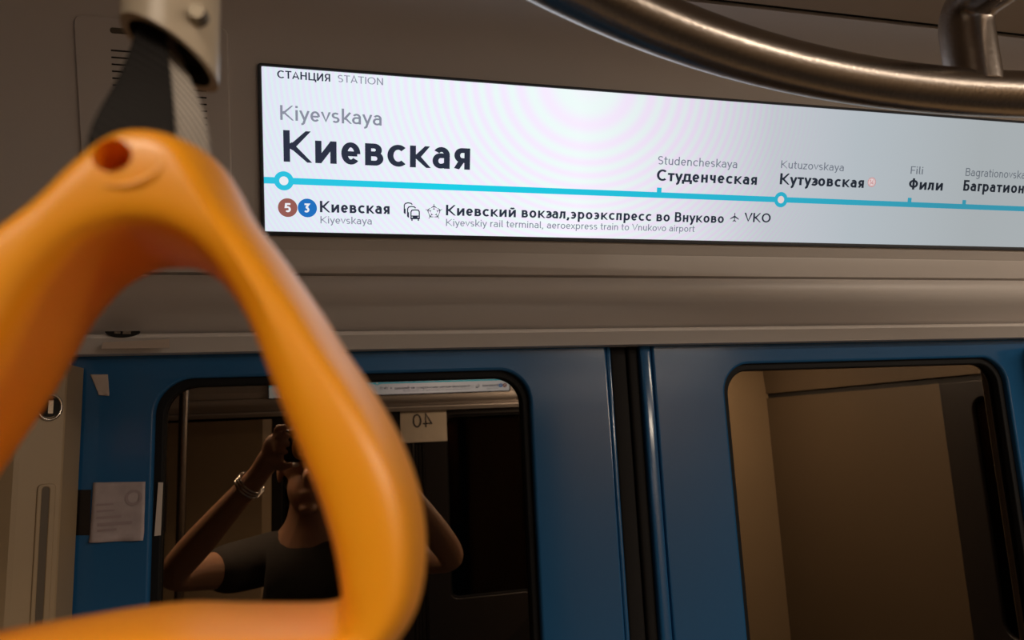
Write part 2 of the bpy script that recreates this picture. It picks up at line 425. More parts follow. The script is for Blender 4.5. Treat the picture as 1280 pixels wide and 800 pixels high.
XL, XR = -2.6, 2.21
HX0 = -1.22                                 # the header with its mouldings starts here, cream wall to its left
def extrude_profile(name, prof, m, x0, x1, parent=None, deg=28):
    v = []; f = []; n = len(prof)
    for x in (x0, x1):
        for (y, z) in prof: v.append((x, y, CZ + z))
    for i in range(n): f.append((i, (i + 1) % n, n + (i + 1) % n, n + i))
    f.append(list(range(n))); f.append(list(range(n, 2 * n))[::-1])
    o = pydata(name, v, f, m, parent); smooth_by_angle(o, deg); return o

def extrude_y(name, x, sg):                    # end wall: lower panel, dark seam at door height, upper panel leaning in a little
    a = [(x, 0), (x, CZ + 0.088), (x + sg * .012, CZ + 0.0885), (x + sg * .012, CZ + 0.1115), (x, CZ + 0.112), (x - sg * .03, CZ + CEIL + .1), (x + sg * .06, CZ + CEIL + .1), (x + sg * .06, 0)]
    v = []; n = len(a)
    for y in (-1.60, 0.80): v += [(p[0], y, p[1]) for p in a]
    f = [(i, (i + 1) % n, n + (i + 1) % n, n + i) for i in range(n)] + [list(range(n)), list(range(n, 2 * n))]
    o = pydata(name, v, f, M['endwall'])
    o.data.materials.append(M['groove'])
    for p in o.data.polygons:
        if CZ + .087 < p.center.z < CZ + .113: p.material_index = 1
    return o
def build_header():
    up = [panel(-0.0405), panel(-0.0165), panel(-0.0150, -0.0006), panel(-0.0135), panel(0.185), panel(0.205)]
    cove = [(up[-1][0] - 0.008, up[-1][1] + 0.018), (up[-1][0] - 0.020, up[-1][1] + 0.036), (up[-1][0] - 0.036, up[-1][1] + 0.050), (up[-1][0] - 0.056, up[-1][1] + 0.059)]
    hd = extrude_profile('wall_header', [(0.90, up[0][1] - 0.004), (up[0][0] + 0.012, up[0][1] - 0.004), up[0]] + up[1:] + cove + [(0.70, CEIL + 0.1), (0.90, CEIL + 0.1)], M['header'], HX0, XR)
    tag(hd, kind='structure')
    gy, gz = up[0]
    band = [(gy + 0.012, gz - 0.003), (gy - 0.001, gz - 0.0035), (gy - 0.0035, gz - 0.007), (gy - 0.0045, gz - 0.014), (gy - 0.004, gz - 0.021), (gy - 0.001, gz - 0.028), (gy + 0.005, gz - 0.034),
            (gy + 0.014, gz - 0.041), (gy + 0.026, gz - 0.048), (gy + 0.038, gz - 0.0545), (0.842, gz - 0.060), (0.90, gz - 0.060), (0.90, gz - 0.003)]
    bd = extrude_profile('trim_1', band, M['header'], HX0, XR); tag(bd, kind='structure')
    lip = [(0.838, 0.1210), (0.818, 0.1175), (0.8150, 0.1168), (0.8135, 0.1150), (0.8130, 0.1128), (0.8265, 0.0995), (0.8280, 0.0978), (0.900, 0.0978), (0.900, 0.1210)]
    lp = extrude_profile('trim_2', lip, M['header'], HX0, XR); tag(lp, kind='structure')
    return up, cove
up, cove = build_header()
cy, cz = cove[-1]
# ceiling: a dark joint, a rising panel, then the flat
cl = extrude_profile('ceiling', [(cy - 0.008, cz + 0.001), (cy - 0.05, cz + 0.018), (cy - 0.12, cz + 0.030), (0.30, CEIL), (-1.10, CEIL), (-1.34, CEIL - 0.03), (-1.34, CEIL + 0.12), (cy - 0.008, CEIL + 0.12)], M['ceiling'], XL, XR)
tag(cl, kind='structure')
gv = extrude_profile('trim_3', [(cy + 0.01, cz + 0.004), (cy - 0.03, cz + 0.0105), (cy - 0.02, cz + 0.05), (cy + 0.01, cz + 0.05)], M['groove'], HX0, XR); tag(gv, kind='structure')

# ------------------------------------------------------------------ route display
S_DARK = (0.028, 0.034, 0.055)
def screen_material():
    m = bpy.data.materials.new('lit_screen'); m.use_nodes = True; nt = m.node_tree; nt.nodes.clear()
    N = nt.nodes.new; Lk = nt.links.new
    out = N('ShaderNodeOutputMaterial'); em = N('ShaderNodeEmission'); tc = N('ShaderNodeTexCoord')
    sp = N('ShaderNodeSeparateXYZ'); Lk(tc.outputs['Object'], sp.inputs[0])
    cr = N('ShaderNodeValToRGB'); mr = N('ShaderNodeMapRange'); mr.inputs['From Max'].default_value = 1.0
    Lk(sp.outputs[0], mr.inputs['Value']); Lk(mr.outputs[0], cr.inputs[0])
    stops = [(0.0, (224, 234, 242)), (0.12, (234, 241, 248)), (0.36, (245, 248, 252)), (0.50, (226, 226, 234)), (0.62, (196, 201, 206)), (0.75, (180, 190, 193)), (0.95, (168, 176, 176))]  # viewing-angle dimming to the right painted into the screen's emission
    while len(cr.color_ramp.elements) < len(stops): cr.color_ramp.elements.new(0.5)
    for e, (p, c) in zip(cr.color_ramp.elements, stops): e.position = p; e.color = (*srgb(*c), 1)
    # camera moire painted into the emission as faint coloured rings
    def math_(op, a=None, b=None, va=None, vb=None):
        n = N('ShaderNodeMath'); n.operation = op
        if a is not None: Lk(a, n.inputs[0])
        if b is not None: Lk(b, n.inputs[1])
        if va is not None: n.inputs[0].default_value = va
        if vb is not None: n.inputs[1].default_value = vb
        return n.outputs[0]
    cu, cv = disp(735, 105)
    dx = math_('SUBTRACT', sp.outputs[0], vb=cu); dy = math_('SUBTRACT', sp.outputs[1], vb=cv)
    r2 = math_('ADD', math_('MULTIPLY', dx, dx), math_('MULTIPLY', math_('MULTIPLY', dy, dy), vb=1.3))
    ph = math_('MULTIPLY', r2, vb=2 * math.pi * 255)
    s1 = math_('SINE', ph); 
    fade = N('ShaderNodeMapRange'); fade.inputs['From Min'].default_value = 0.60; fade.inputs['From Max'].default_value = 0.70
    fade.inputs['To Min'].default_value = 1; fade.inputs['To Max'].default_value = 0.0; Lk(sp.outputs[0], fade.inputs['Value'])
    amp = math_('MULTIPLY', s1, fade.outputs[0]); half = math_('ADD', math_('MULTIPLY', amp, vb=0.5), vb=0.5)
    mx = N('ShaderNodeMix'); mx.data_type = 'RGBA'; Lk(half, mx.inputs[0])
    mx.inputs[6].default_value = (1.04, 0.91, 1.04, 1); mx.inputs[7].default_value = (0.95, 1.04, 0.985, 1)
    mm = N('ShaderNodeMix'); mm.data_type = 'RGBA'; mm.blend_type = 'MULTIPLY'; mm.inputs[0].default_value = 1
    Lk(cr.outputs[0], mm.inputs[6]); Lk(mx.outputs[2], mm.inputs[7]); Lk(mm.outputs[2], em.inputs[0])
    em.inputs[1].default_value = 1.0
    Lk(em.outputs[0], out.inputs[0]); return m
def ramp_emission(name, stops):  # same sideways dimming painted into the lettering's emission
    m = bpy.data.materials.new(name); m.use_nodes = True; nt = m.node_tree; nt.nodes.clear(); N = nt.nodes.new; Lk = nt.links.new
    out = N('ShaderNodeOutputMaterial'); em = N('ShaderNodeEmission'); tc = N('ShaderNodeTexCoord'); sp = N('ShaderNodeSeparateXYZ'); cr = N('ShaderNodeValToRGB')
    Lk(tc.outputs['Object'], sp.inputs[0]); Lk(sp.outputs[0], cr.inputs[0])
    while len(cr.color_ramp.elements) < len(stops): cr.color_ramp.elements.new(0.5)
    for e, (p, c) in zip(cr.color_ramp.elements, stops): e.position = p; e.color = (*srgb(*c), 1)
    Lk(cr.outputs[0], em.inputs[0]); Lk(em.outputs[0], out.inputs[0]); return m
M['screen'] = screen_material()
M['t_dark'] = ramp_emission('screen_black_text', [(0, (46, 50, 68)), (0.4, (44, 52, 66)), (0.9, (34, 38, 46))])
M['t_grey'] = ramp_emission('screen_grey_text', [(0, (140, 144, 160)), (0.4, (128, 134, 150)), (0.9, (104, 110, 118))])
M['t_cyan'] = ramp_emission('screen_cyan', [(0, (48, 192, 222)), (0.2, (28, 208, 232)), (0.5, (40, 184, 212)), (0.9, (56, 148, 172))])
M['t_white'] = emission('screen_white', srgb(236, 238, 244))
M['t_pinkwhite'] = emission('screen_pink_white', srgb(226, 208, 208))
M['t_brown'] = emission('screen_brown', srgb(150, 92, 84))
M['t_blue'] = emission('screen_blue', srgb(34, 112, 190))
M['t_red'] = emission('screen_red', srgb(190, 120, 122))

display = empty('route_display', D0, 'wide lit white route display in Russian, on the slanted panel above the blue doors', 'display', 'displays above the doors')
display.matrix_basis = Matrix(((DU.x, DV.x, DN.x, D0.x), (DU.y, DV.y, DN.y, D0.y), (DU.z, DV.z, DN.z, D0.z), (0, 0, 0, 1)))
DW = 1.12
_, DH = disp(322, 79)
def local_plate(name, loops, depth, z, m, parent, bevel=0.0):
    me = curve_plate(loops, depth, bevel); me.transform(Matrix.Translation((0, 0, z))); me.materials.append(m)
    o = bpy.data.objects.new(name, me); COL.objects.link(o); o.parent = parent
    if bevel: smooth_by_angle(o)
    return o
BW = 0.0040
local_plate('bezel', [rrect(0, 0, DW, DH, 0.004), rrect(BW, BW + 0.0008, DW - BW, DH - 0.0030, 0.001)[::-1]], 0.006, 0.0012, M['bezel'], display, 0.0012)
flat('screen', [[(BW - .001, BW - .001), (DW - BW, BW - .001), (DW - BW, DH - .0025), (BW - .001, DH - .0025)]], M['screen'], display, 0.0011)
ZT = 0.0013
def dtext(name, s, x0, y0, x1, y1, cap, w, m, xref=None, z=ZT):
    u0, v0 = disp(x0, y0, ZT); u1, v1 = disp(x1, y1, ZT)
    q, wid = text_quads(s, w)
    _, vt = disp(x0, y0 - cap, ZT); hgt = vt - v0; v = (v0 + v1) / 2
    flat(name, [[(u0 + p[0] * (u1 - u0), v + p[1] * hgt) for p in f] for f in q], m, display, z)
def ring_quads(cu, cv, ro, ri, n=40):
    a, b = ell(cu, cv, ro, n), ell(cu, cv, ri, n); return [[a[i], a[(i + 1) % n], b[(i + 1) % n], b[i]] for i in range(n)]

dtext('heading_text', 'СТАНЦИЯ', 346.5, 98, 412.8, 101.6, 9.8, 0.15, M['t_dark'])
dtext('heading_latin_text', 'STATION', 422.4, 102.7, 478.8, 106.3, 9.0, 0.11, M['t_grey'])
dtext('station_latin_text', 'Kiyevskaya', 350.4, 149.8, 477, 157.0, 18.5, 0.125, M['t_grey'])
dtext('station_text', 'Киевская', 354.6, 202, 587.4, 212.3, 39.5, 0.163, M['t_dark'])
dtext('interchange_text', 'Киевская', 400, 265.3, 487, 267.6, 14.2, 0.17, M['t_dark'])
dtext('interchange_latin_text', 'Kiyevskaya', 400.6, 278.8, 464.7, 281, 9.0, 0.115, M['t_grey'])
dtext('terminal_text', 'Киевский вокзал,эроэкспресс во Внуково', 557.4, 270.4, 904.6, 277.8, 13.2, 0.165, M['t_dark'])
dtext('airport_code_text', 'VKO', 929.9, 277.6, 963, 278.0, 11.6, 0.15, M['t_dark'])
dtext('terminal_latin_text', 'Kiyevskiy rail terminal, aeroexpress train to Vnukovo airport', 557.5, 283.2, 868.2, 289.2, 8.8, 0.11, M['t_grey'])
dtext('stop_latin_text', 'Studencheskaya', 822.3, 206.4, 921.3, 209.4, 10.6, 0.11, M['t_grey'])
dtext('stop_text', 'Студенческая', 820.7, 226.8, 945.9, 230.2, 14.3, 0.17, M['t_dark'])
dtext('stop_latin_text', 'Kutuzovskaya', 976, 210.6, 1054.5, 213.6, 9.8, 0.11, M['t_grey'])
dtext('stop_text', 'Кутузовская', 974.5, 231.0, 1079.5, 234.4, 14.0, 0.175, M['t_dark'])
dtext('stop_latin_text', 'Fili', 1138, 217.3, 1153.3, 218, 9.6, 0.11, M['t_grey'])
dtext('stop_text', 'Фили', 1135.6, 236.6, 1178, 238.2, 13.4, 0.175, M['t_dark'])
dtext('stop_latin_text', 'Bagrationovskaya', 1206.6, 220.6, 1292, 223.4, 10.0, 0.11, M['t_grey'])
dtext('stop_text', 'Багратионовская', 1203.7, 239.0, 1330, 243.5, 13.6, 0.175, M['t_dark'])

lu0, lv0 = disp(328, 228); lu1, lv1 = disp(1280, 259)
LV = (lv0 + lv1) / 2; LH = (disp(500, 229.8)[1] - disp(500, 237.6)[1]) / 2
RU, RV = disp(355, 228.4); RV = LV
KU, KV = disp(975.4, 248.8)
flat('line_bar', [[(BW, LV - LH), (DW - BW, LV - LH), (DW - BW, LV + LH), (BW, LV + LH)]], M['t_cyan'], display, ZT)
for u, ro in ((RU, 0.0102), (KU, 0.0098)):
    rg = flat('interchange_ring', ring_quads(u, LV, ro, 0.0047), M['t_cyan'], display, ZT + 0.0001)
    flat('ring_centre', [ell(u, LV, 0.0047)], M['t_white'] if u == RU else M['t_pinkwhite'], rg, ZT + 0.0001)
for x in (823, 1136.5, 1205):
    u, _ = disp(x, 245)
    flat('stop_tick', [[(u - .0031, LV), (u + .0031, LV), (u + .0031, LV + LH + .0056), (u - .0031, LV + LH + .0056)]], M['t_cyan'], display, ZT + 0.0001)
for px, py, dgt, m in ((359.7, 259.6, '5', 't_brown'), (384.3, 260.0, '3', 't_blue')):
    u, v = disp(px, py)
    c = flat('line_number_disc', [ell(u, v, 0.0101)], M[m], display, ZT)
    q, wd = text_quads(dgt, 0.19); hh = 0.0098
    flat('digit', [[(u - 0.0033 + p[0] * 0.0066, v - hh / 2 + p[1] * hh) for p in f] for f in q], M['t_white'], c, ZT + 0.0001)
u, v = disp(1088.8, 227.8)
c = flat('line_number_disc', [ell(u, v, 0.0064)], M['t_pinkwhite'], display, ZT)
flat('disc_rim', ring_quads(u, v, 0.0064, 0.0057) + ring_quads(u, v, 0.0050, 0.0045), M['t_red'], c, ZT + 0.0001)
q, wd = text_quads('14', 0.13)
flat('digits', [[(u - 0.0030 + p[0] * 0.0058, v - 0.0030 + p[1] * 0.0058) for p in f] for f in q], M['t_red'], c, ZT + 0.0001)
# bus icon: one whole bus and two behind it shown by their outlines
def icon(name, px, py, quads_px, parts_w=None):
    out = []
    for f in quads_px: out.append([disp(px + a, py + b_) for a, b_ in f])
    return flat(name, out, M['t_dark'], display, ZT)
def outline(poly, wd): return [[(v.x, v.y) for v in f] for f in stroke(poly, wd)]
bus = []
for dx, dy in ((0, 0), (4.2, 4.5)):
    bus += outline([(1.0 + dx, 13.5 + dy), (1.0 + dx, 3.5 + dy), (2.5 + dx, 1.4 + dy), (6 + dx, 0.8 + dy), (9.5 + dx, 1.4 + dy), (11 + dx, 3 + dy)], 1.35)
    bus += outline([(1.9 + dx, 8.0 + dy), (1.9 + dx, 14.6 + dy)], 1.6)
bx, by = 8.6, 9.0
bus += outline([(bx + .8, by + 11), (bx + .8, by + 3), (bx + 2, by + 1), (bx + 6, by + .6), (bx + 10, by + 1), (bx + 11.2, by + 3), (bx + 11.2, by + 11)], 1.4)
bus += [[(bx + .3, by + 7.6), (bx + 11.7, by + 7.6), (bx + 11.7, by + 9.0), (bx + .3, by + 9.0)], [(bx + 3, by + 8.8), (bx + 9, by + 8.8), (bx + 9, by + 12), (bx + 3, by + 12)],
        [(bx + .1, by + 10.3), (bx + 11.9, by + 10.3), (bx + 11.9, by + 12.2), (bx + .1, by + 12.2)],
        [(bx + 1.2, by + 12), (bx + 2.8, by + 12), (bx + 2.8, by + 14.2), (bx + 1.2, by + 14.2)], [(bx + 9.2, by + 12), (bx + 10.8, by + 12), (bx + 10.8, by + 14.2), (bx + 9.2, by + 14.2)]]
icon('bus_icon', 504.2, 252.8, bus)
def plane_quads(sc, rot, ox, oy):
    base = [[(-.09, -1), (.09, -1), (.09, .95), (-.09, .95)], [(-.09, -.35), (-.09, .05), (-1.0, .52), (-1.0, .32)], [(.09, .05), (.09, -.35), (1.0, .32), (1.0, .52)], [(-.09, .62), (-.09, .9), (-.42, 1.05), (-.42, .92)], [(.09, .9), (.09, .62), (.42, .92), (.42, 1.05)]]
    c, s_ = math.cos(rot), math.sin(rot)
    return [[(ox + sc * (x * c - y * s_), oy + sc * (x * s_ + y * c)) for x, y in f] for f in base]
pl = []
for k in range(5):
    a = k * 2 * math.pi / 5; pl += plane_quads(3.5, a, 7.4 * math.sin(a), -6.6 * math.cos(a))
icon('airport_icon', 542.2, 265.0, pl)
icon('plane_icon', 917.6, 271.6, plane_quads(5.4, math.radians(4), 0, 0))

# ------------------------------------------------------------------ speaker cover left of the display
def build_speaker():
    t_top, t_bot = None, None
    def on(px, py):
        u, v = disp(px, py); return D0 + DU * u + DV * v
    root = empty('speaker_cover', on(92, 100), 'brown speaker cover with narrow slits, left of the lit display', 'speaker cover')
    root.matrix_basis = Matrix(((DU.x, DV.x, DN.x, root.location.x), (DU.y, DV.y, DN.y, root.location.y), (DU.z, DV.z, DN.z, root.location.z), (0, 0, 0, 1)))
    o_u, o_v = disp(92, 100)
    L = lambda px, py: (disp(px, py)[0] - o_u, disp(px, py)[1] - o_v)
    x0, y1 = L(93, 19); x1, y0 = L(292, 285); y1 = min(y1, L(93, 40)[1] + 0.02)
    local_plate('cover_panel', [rrect(x0, y0, x1, y1, 0.008)], 0.004, 0.0018, M['header'], root, 0.0012)
    g = bmesh.new(); n = 0
    sx0, sx1 = L(140, 60)[0], L(257, 60)[0]
    for k in range(18):
        yy = L(140, 64 + k * 8.6)[1]
        if yy < y0 + .01: break
        box_bm(g, sx0, sx1, yy - .0008, yy + .0008, 0.0030, 0.0041)
    me = bpy.data.meshes.new('grille_slits'); g.to_mesh(me); g.free(); me.materials.append(M['groove'])
    o = bpy.data.objects.new('grille_slits', me); COL.objects.link(o); o.parent = root
    yy = L(140, 39)[1]
    local_plate('slot', [rrect(sx0, yy - .0028, sx1, yy + .0028, 0.0025)], 0.0016, 0.0036, mat('slot_shade', (0.12, 0.10, 0.075), 0.5), root, 0.0004)
build_speaker()

# ------------------------------------------------------------------ doors
DY = 0.85
ZB, ZTOP = 0.03, CZ + 0.115
LEFT = dict(x0=-0.315, x1=at(769, 600, DY).x, g0=at(190, 600, DY).x, g1=at(668, 600, DY).x)
RIGHTD = dict(x0=at(827, 600, DY).x, x1=1.06, g0=at(913, 560, DY).x, g1=at(1272, 560, DY).x)
GT = CZ + 0.071
def leaf(name, d, side):
    root = empty(name, ((d['x0'] + d['x1']) / 2, DY, 0)); tag(root, kind='structure')
    hole = rrect(d['g0'], 1.0, d['g1'], GT, 0.040, 10)
    wall_plate('leaf_panel', [[(d['x0'], ZB), (d['x1'], ZB), (d['x1'], ZTOP), (d['x0'], ZTOP)], hole[::-1]], DY + 0.0125, 0.025, M['blue'], root, 0.0035)
    wall_plate('window_seal', [rrect(d['g0'] - .003, .997, d['g1'] + .003, GT + .003, .043, 10), rrect(d['g0'] + .009, 1.009, d['g1'] - .009, GT - .009, .033, 10)[::-1]], DY + 0.014, 0.012, M['seal'], root, 0.002)
    wall_plate('window_pane', [rrect(d['g0'] + .006, 1.006, d['g1'] - .006, GT - .006, .035, 10)], DY + 0.019, 0.004, M['glass'], root)
    return root
door_l = leaf('door_1', LEFT, -1)
door_r = leaf('door_2', RIGHTD, 1)
# raised edge strip and rubber seals where the leaves meet
e0, e1 = at(798, 600, DY).x, at(817, 600, DY).x
box('edge_strip', LEFT['x1'] + .0004, at(775, 600, DY).x, DY + 0.002, DY + 0.02, ZB, ZTOP, M['blue'], door_l, 0.002)
box('edge_strip', at(811, 600, DY).x, RIGHTD['x0'] - 0.0016, DY - 0.002, DY + 0.02, ZB, ZTOP, M['blue'], door_r, 0.0035)
ra, rb = at(775, 600, DY).x, at(811, 600, DY).x; rm = (ra + rb) / 2 + 0.004
box('rubber_edge', ra, rm - .0003, DY + 0.006, DY + 0.022, ZB, ZTOP, M['rubber'], door_l, 0.004)
box('rubber_edge', rm + .0003, rb, DY + 0.004, DY + 0.022, ZB, ZTOP, M['rubber'], door_r, 0.004)

# ------------------------------------------------------------------ walls beside the doors, floor, tunnel outside
def post(name, xe, sgn):                       # cream wall with a slanted corner strip towards the door
    A = (xe, 0.800); Bp = (xe - sgn * 0.0300, 0.7775)
    far = XL if sgn > 0 else XR
    prof = [(A[0], 0.845), A, (A[0] - sgn * .0012, A[1] - .0016), Bp, (Bp[0] - sgn * 0.004, Bp[1] - 0.0022), (far, Bp[1] - 0.0025), (far, 0.845)]
    v = []; n = len(prof)
    for z in (0.0, CZ + 0.0845):
        for p in prof: v.append((p[0], p[1], z))
    f = [(i, (i + 1) % n, n + (i + 1) % n, n + i) for i in range(n)] + [list(range(n)), list(range(n, 2 * n))]
    o = pydata(name, v, f, M['cream']); tag(o, kind='structure'); return o
XE = at(84, 480, 0.80).x
post('wall_left', XE, 1)
post('wall_right', 0.728 - XE + 0.03, -1)
# strip of wall between the posts' tops and the header
box('trim_4', HX0, XE - 0.012, 0.790, 0.845, CZ + 0.0855, CZ + 0.0975, M['header']); bpy.data.objects['trim_4']['kind'] = 'structure'
wu = box('wall_upper', XL, HX0 - .001, 0.775, 0.90, CZ + 0.085, CZ + CEIL + .1, M['cream']); tag(wu, kind='structure')
fl = box('floor', XL, XR, -1.75, 1.0, -0.05, 0.0, M['floor']); tag(fl, kind='structure')
tw = box('tunnel_wall', -3, 4, 2.3, 2.5, -0.6, 3.4, M['tunnel']); tag(tw, kind='structure')

# lock and slot on the slanted strip of the left wall
sd = Vector((0.0300, 0.0225, 0)).normalized(); sn = Vector((sd.y, -sd.x, 0))
def strip_pt(px, py):
    p0 = Vector((XE, 0.800, CZ)); d = ray(px, py); t = (p0 - Vector((0, 0, CZ))).dot(sn) / d.dot(sn)
    return Vector((0, 0, CZ)) + d * t
lp = strip_pt(61.5, 509)
lk = empty('panel_lock', lp, 'small round chrome lock on the cream wall beside the left door', 'lock')
def disc(name, c, n, r, depth, m, parent, seg=32, bevel=0.0):
    q = n.to_track_quat('Z', 'Y').to_matrix().to_4x4(); q.translation = c
    bm = bmesh.new(); bmesh.ops.create_cone(bm, cap_ends=True, segments=seg, radius1=r, radius2=r - bevel, depth=depth)
    bm.transform(q); o = from_bm(name, bm, m, parent); smooth_by_angle(o); return o
q = sn.to_track_quat('Z', 'Y').to_matrix().to_4x4(); q.translation = lp
tube('lock_rim', [q @ Vector((0.0105 * math.cos(a * math.pi / 16), 0.0125 * math.sin(a * math.pi / 16), 0.001)) for a in range(32)], 0.0016, M['chrome'], lk, cyclic=True, n=10)
disc('lock_core', lp + sn * 0.0005, sn, 0.0098, 0.003, M['dark'], lk)
bm = bmesh.new(); box_bm(bm, -0.0022, 0.0022, -0.0065, 0.0065, 0.0015, 0.0045); bm.transform(q)
from_bm('key_slot', bm, M['chrome'], lk)
p0 = strip_pt(53, 605); p1 = strip_pt(46, 800)
hl = empty('wall_handle_recess', strip_pt(50, 610), 'long narrow upright grip recess in the cream wall beside the left door', 'grip recess')
zt, zb = p0.z, p0.z - 0.30
def strip_loc(t, z, out): return Vector((p0.x, p0.y, z)) + sd * t + sn * out
me = curve_plate([rrect(-0.0045, zb, 0.0115, zt, 0.0045), rrect(-0.0005, zb + .003, 0.0060, zt - .003, 0.003)[::-1]], 0.004, 0.001)
me.transform(Matrix(((sd.x, 0, sn.x, p0.x), (sd.y, 0, sn.y, p0.y), (0, 1, 0, 0), (0, 0, 0, 1))))
link_mesh('recess_rim', me, M['cream'], hl)
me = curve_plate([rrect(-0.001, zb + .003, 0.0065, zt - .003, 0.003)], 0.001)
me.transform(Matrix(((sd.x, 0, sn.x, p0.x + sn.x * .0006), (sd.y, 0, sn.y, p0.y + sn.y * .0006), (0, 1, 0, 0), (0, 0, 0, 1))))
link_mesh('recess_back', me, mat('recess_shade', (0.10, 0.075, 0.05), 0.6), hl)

# ------------------------------------------------------------------ stickers on the door, latch on the header
def sticker(name, quad, m, label, cat, Y=DY, curl=0.0, group=None):
    pts = [at(px, py, Y - 0.0006) for px, py in quad]
    root = empty(name, pts[3], label, cat, group)
    nu, nv = 14, 14; v = []; f = []
    for j in range(nv + 1):
        for i in range(nu + 1):
            a, b_ = i / nu, j / nv
            p = (pts[0] * (1 - a) + pts[1] * a) * (1 - b_) + (pts[3] * (1 - a) + pts[2] * a) * b_
            if curl: p = p + Vector((0, -curl * max(0, b_ - .86) / .14 * (1.2 + math.sin(a * 9)) * .5 - curl * .08 * math.sin(a * 7 + b_ * 11) - curl * .1, 0))
            v.append(p)
    for j in range(nv):
        for i in range(nu): k = j * (nu + 1) + i; f.append((k, k + 1, k + nu + 2, k + nu + 1))
    bm = bmesh.new(); vs = [bm.verts.new(p) for p in v]
    for q_ in f: bm.faces.new([vs[i] for i in q_])
    bm.normal_update(); bmesh.ops.solidify(bm, geom=bm.faces[:], thickness=0.0004)
    from_bm('sheet', bm, m, root, curl > 0)
    return root
st = sticker('paper_notice', [(117, 603), (182, 602), (180, 675), (112, 678)], M['paper'], 'wrinkled pale grey paper notice stuck on the left blue door leaf beside the window', 'notice', curl=0.004)
cpt = at(167, 622, DY - 0.0022)
bm = bmesh.new()
for f in ring_quads(cpt.x, cpt.z, 0.0085, 0.0055, 24): bm.faces.new([bm.verts.new((x, cpt.y, z)) for x, z in f])
from_bm('stamp', bm, M['fadedink'], st)
bm = bmesh.new()
for k in range(5):
    x0 = 121 + random.uniform(-1, 1); y0 = 630 + k * 8; x1 = 150 + random.uniform(-12, 22)
    a = at(x0, y0, DY - 0.0022); b_ = at(x1, y0 + 1.1, DY - 0.0022)
    bm.faces.new([bm.verts.new(p) for p in (a, Vector((b_.x, a.y, a.z)), Vector((b_.x, a.y, b_.z)), Vector((a.x, a.y, b_.z)))])
from_bm('faded_lines', bm, M['fadedink'], st)
sticker('dark_sticker', [(76, 613), (114, 612), (112, 669), (73, 669)], M['blacksticker'], 'plain black sticker on the left blue door leaf, left of the pale notice', 'sticker')
sticker('corner_patch', [(113, 468), (135, 468), (137, 495), (124, 494)], M['palepatch'], 'small pale patch at the upper left corner of the left door leaf', 'sticker', curl=0.002)  # small curled pale patch on the leaf's upper left corner
sticker('window_edge_strip', [(198, 603), (204, 603), (201, 669), (193, 670)], mat('white_strip', (0.62, 0.55, 0.5), 0.4), 'thin upright white strip on the left edge of the left door window', 'sticker', Y=DY + 0.006)  # thin white strip laid over the window's left edge
ls = sticker('header_label', [(129, 428), (212, 424), (212, 435), (127, 436)], mat('label_pale', (0.52, 0.43, 0.37), 0.5), 'blank pale label strip on the lip above the left door', 'sticker', Y=0.8118)
# half-moon latch hole
lc = at(155, 415, 0.818)
la = empty('header_latch', lc, 'small half-round latch with a shiny catch in the trim above the left door', 'latch')
bm = bmesh.new()
half = [(lc.x + 0.0165 * math.cos(math.pi + math.pi * i / 16), lc.z + 0.0068 * math.sin(math.pi + math.pi * i / 16)) for i in range(17)]
fr = [bm.verts.new((x, 0.8115, z)) for x, z in half]; bk = [bm.verts.new((x, 0.8165, z)) for x, z in half]
bm.faces.new(fr); bm.faces.new(bk[::-1])
for i in range(17): bm.faces.new((fr[i], bk[i], bk[(i + 1) % 17], fr[(i + 1) % 17]))
from_bm('latch_hole', bm, M['dark'], la)
bm = bmesh.new(); box_bm(bm, lc.x - .007, lc.x - .001, 0.8095, 0.8125, lc.z - .003, lc.z - .0004); box_bm(bm, lc.x + .001, lc.x + .009, 0.8095, 0.8125, lc.z - .0035, lc.z - .0002)
from_bm('catch', bm, M['chrome'], la)

# ------------------------------------------------------------------ ring handrail over the vestibule
RC = Vector((0.43, -0.31, CZ + 0.23)); RR = 0.70; TR = 0.0168
hr = empty('ring_handrail', RC, 'round brushed steel overhead handrail curving in front of the display', 'handrail')
tube('rail_tube', [RC + Vector((RR * math.cos(a * 2 * math.pi / 160), RR * math.sin(a * 2 * math.pi / 160), 0)) for a in range(160)], TR, M['steel'], hr, cyclic=True, n=40)
for bxx, sg in ((0.462, 1), (0.40, -1)):
    yy = RC.y + sg * math.sqrt(RR ** 2 - (bxx - RC.x) ** 2)
    pth = bend_path([(bxx, yy, RC.z + 0.004), (bxx, yy, RC.z + 0.070), (bxx, yy - sg * 0.34, RC.z + 0.070), (bxx, yy - sg * 0.34, CZ + CEIL)], 0.022)
    tube('bracket', pth, 0.0182, M['steel'], hr, n=32)
    tube('bracket_flange', [(bxx, yy - sg * 0.34, CZ + CEIL - 0.014), (bxx, yy - sg * 0.34, CZ + CEIL + 0.004)], 0.04, M['steel'], hr)

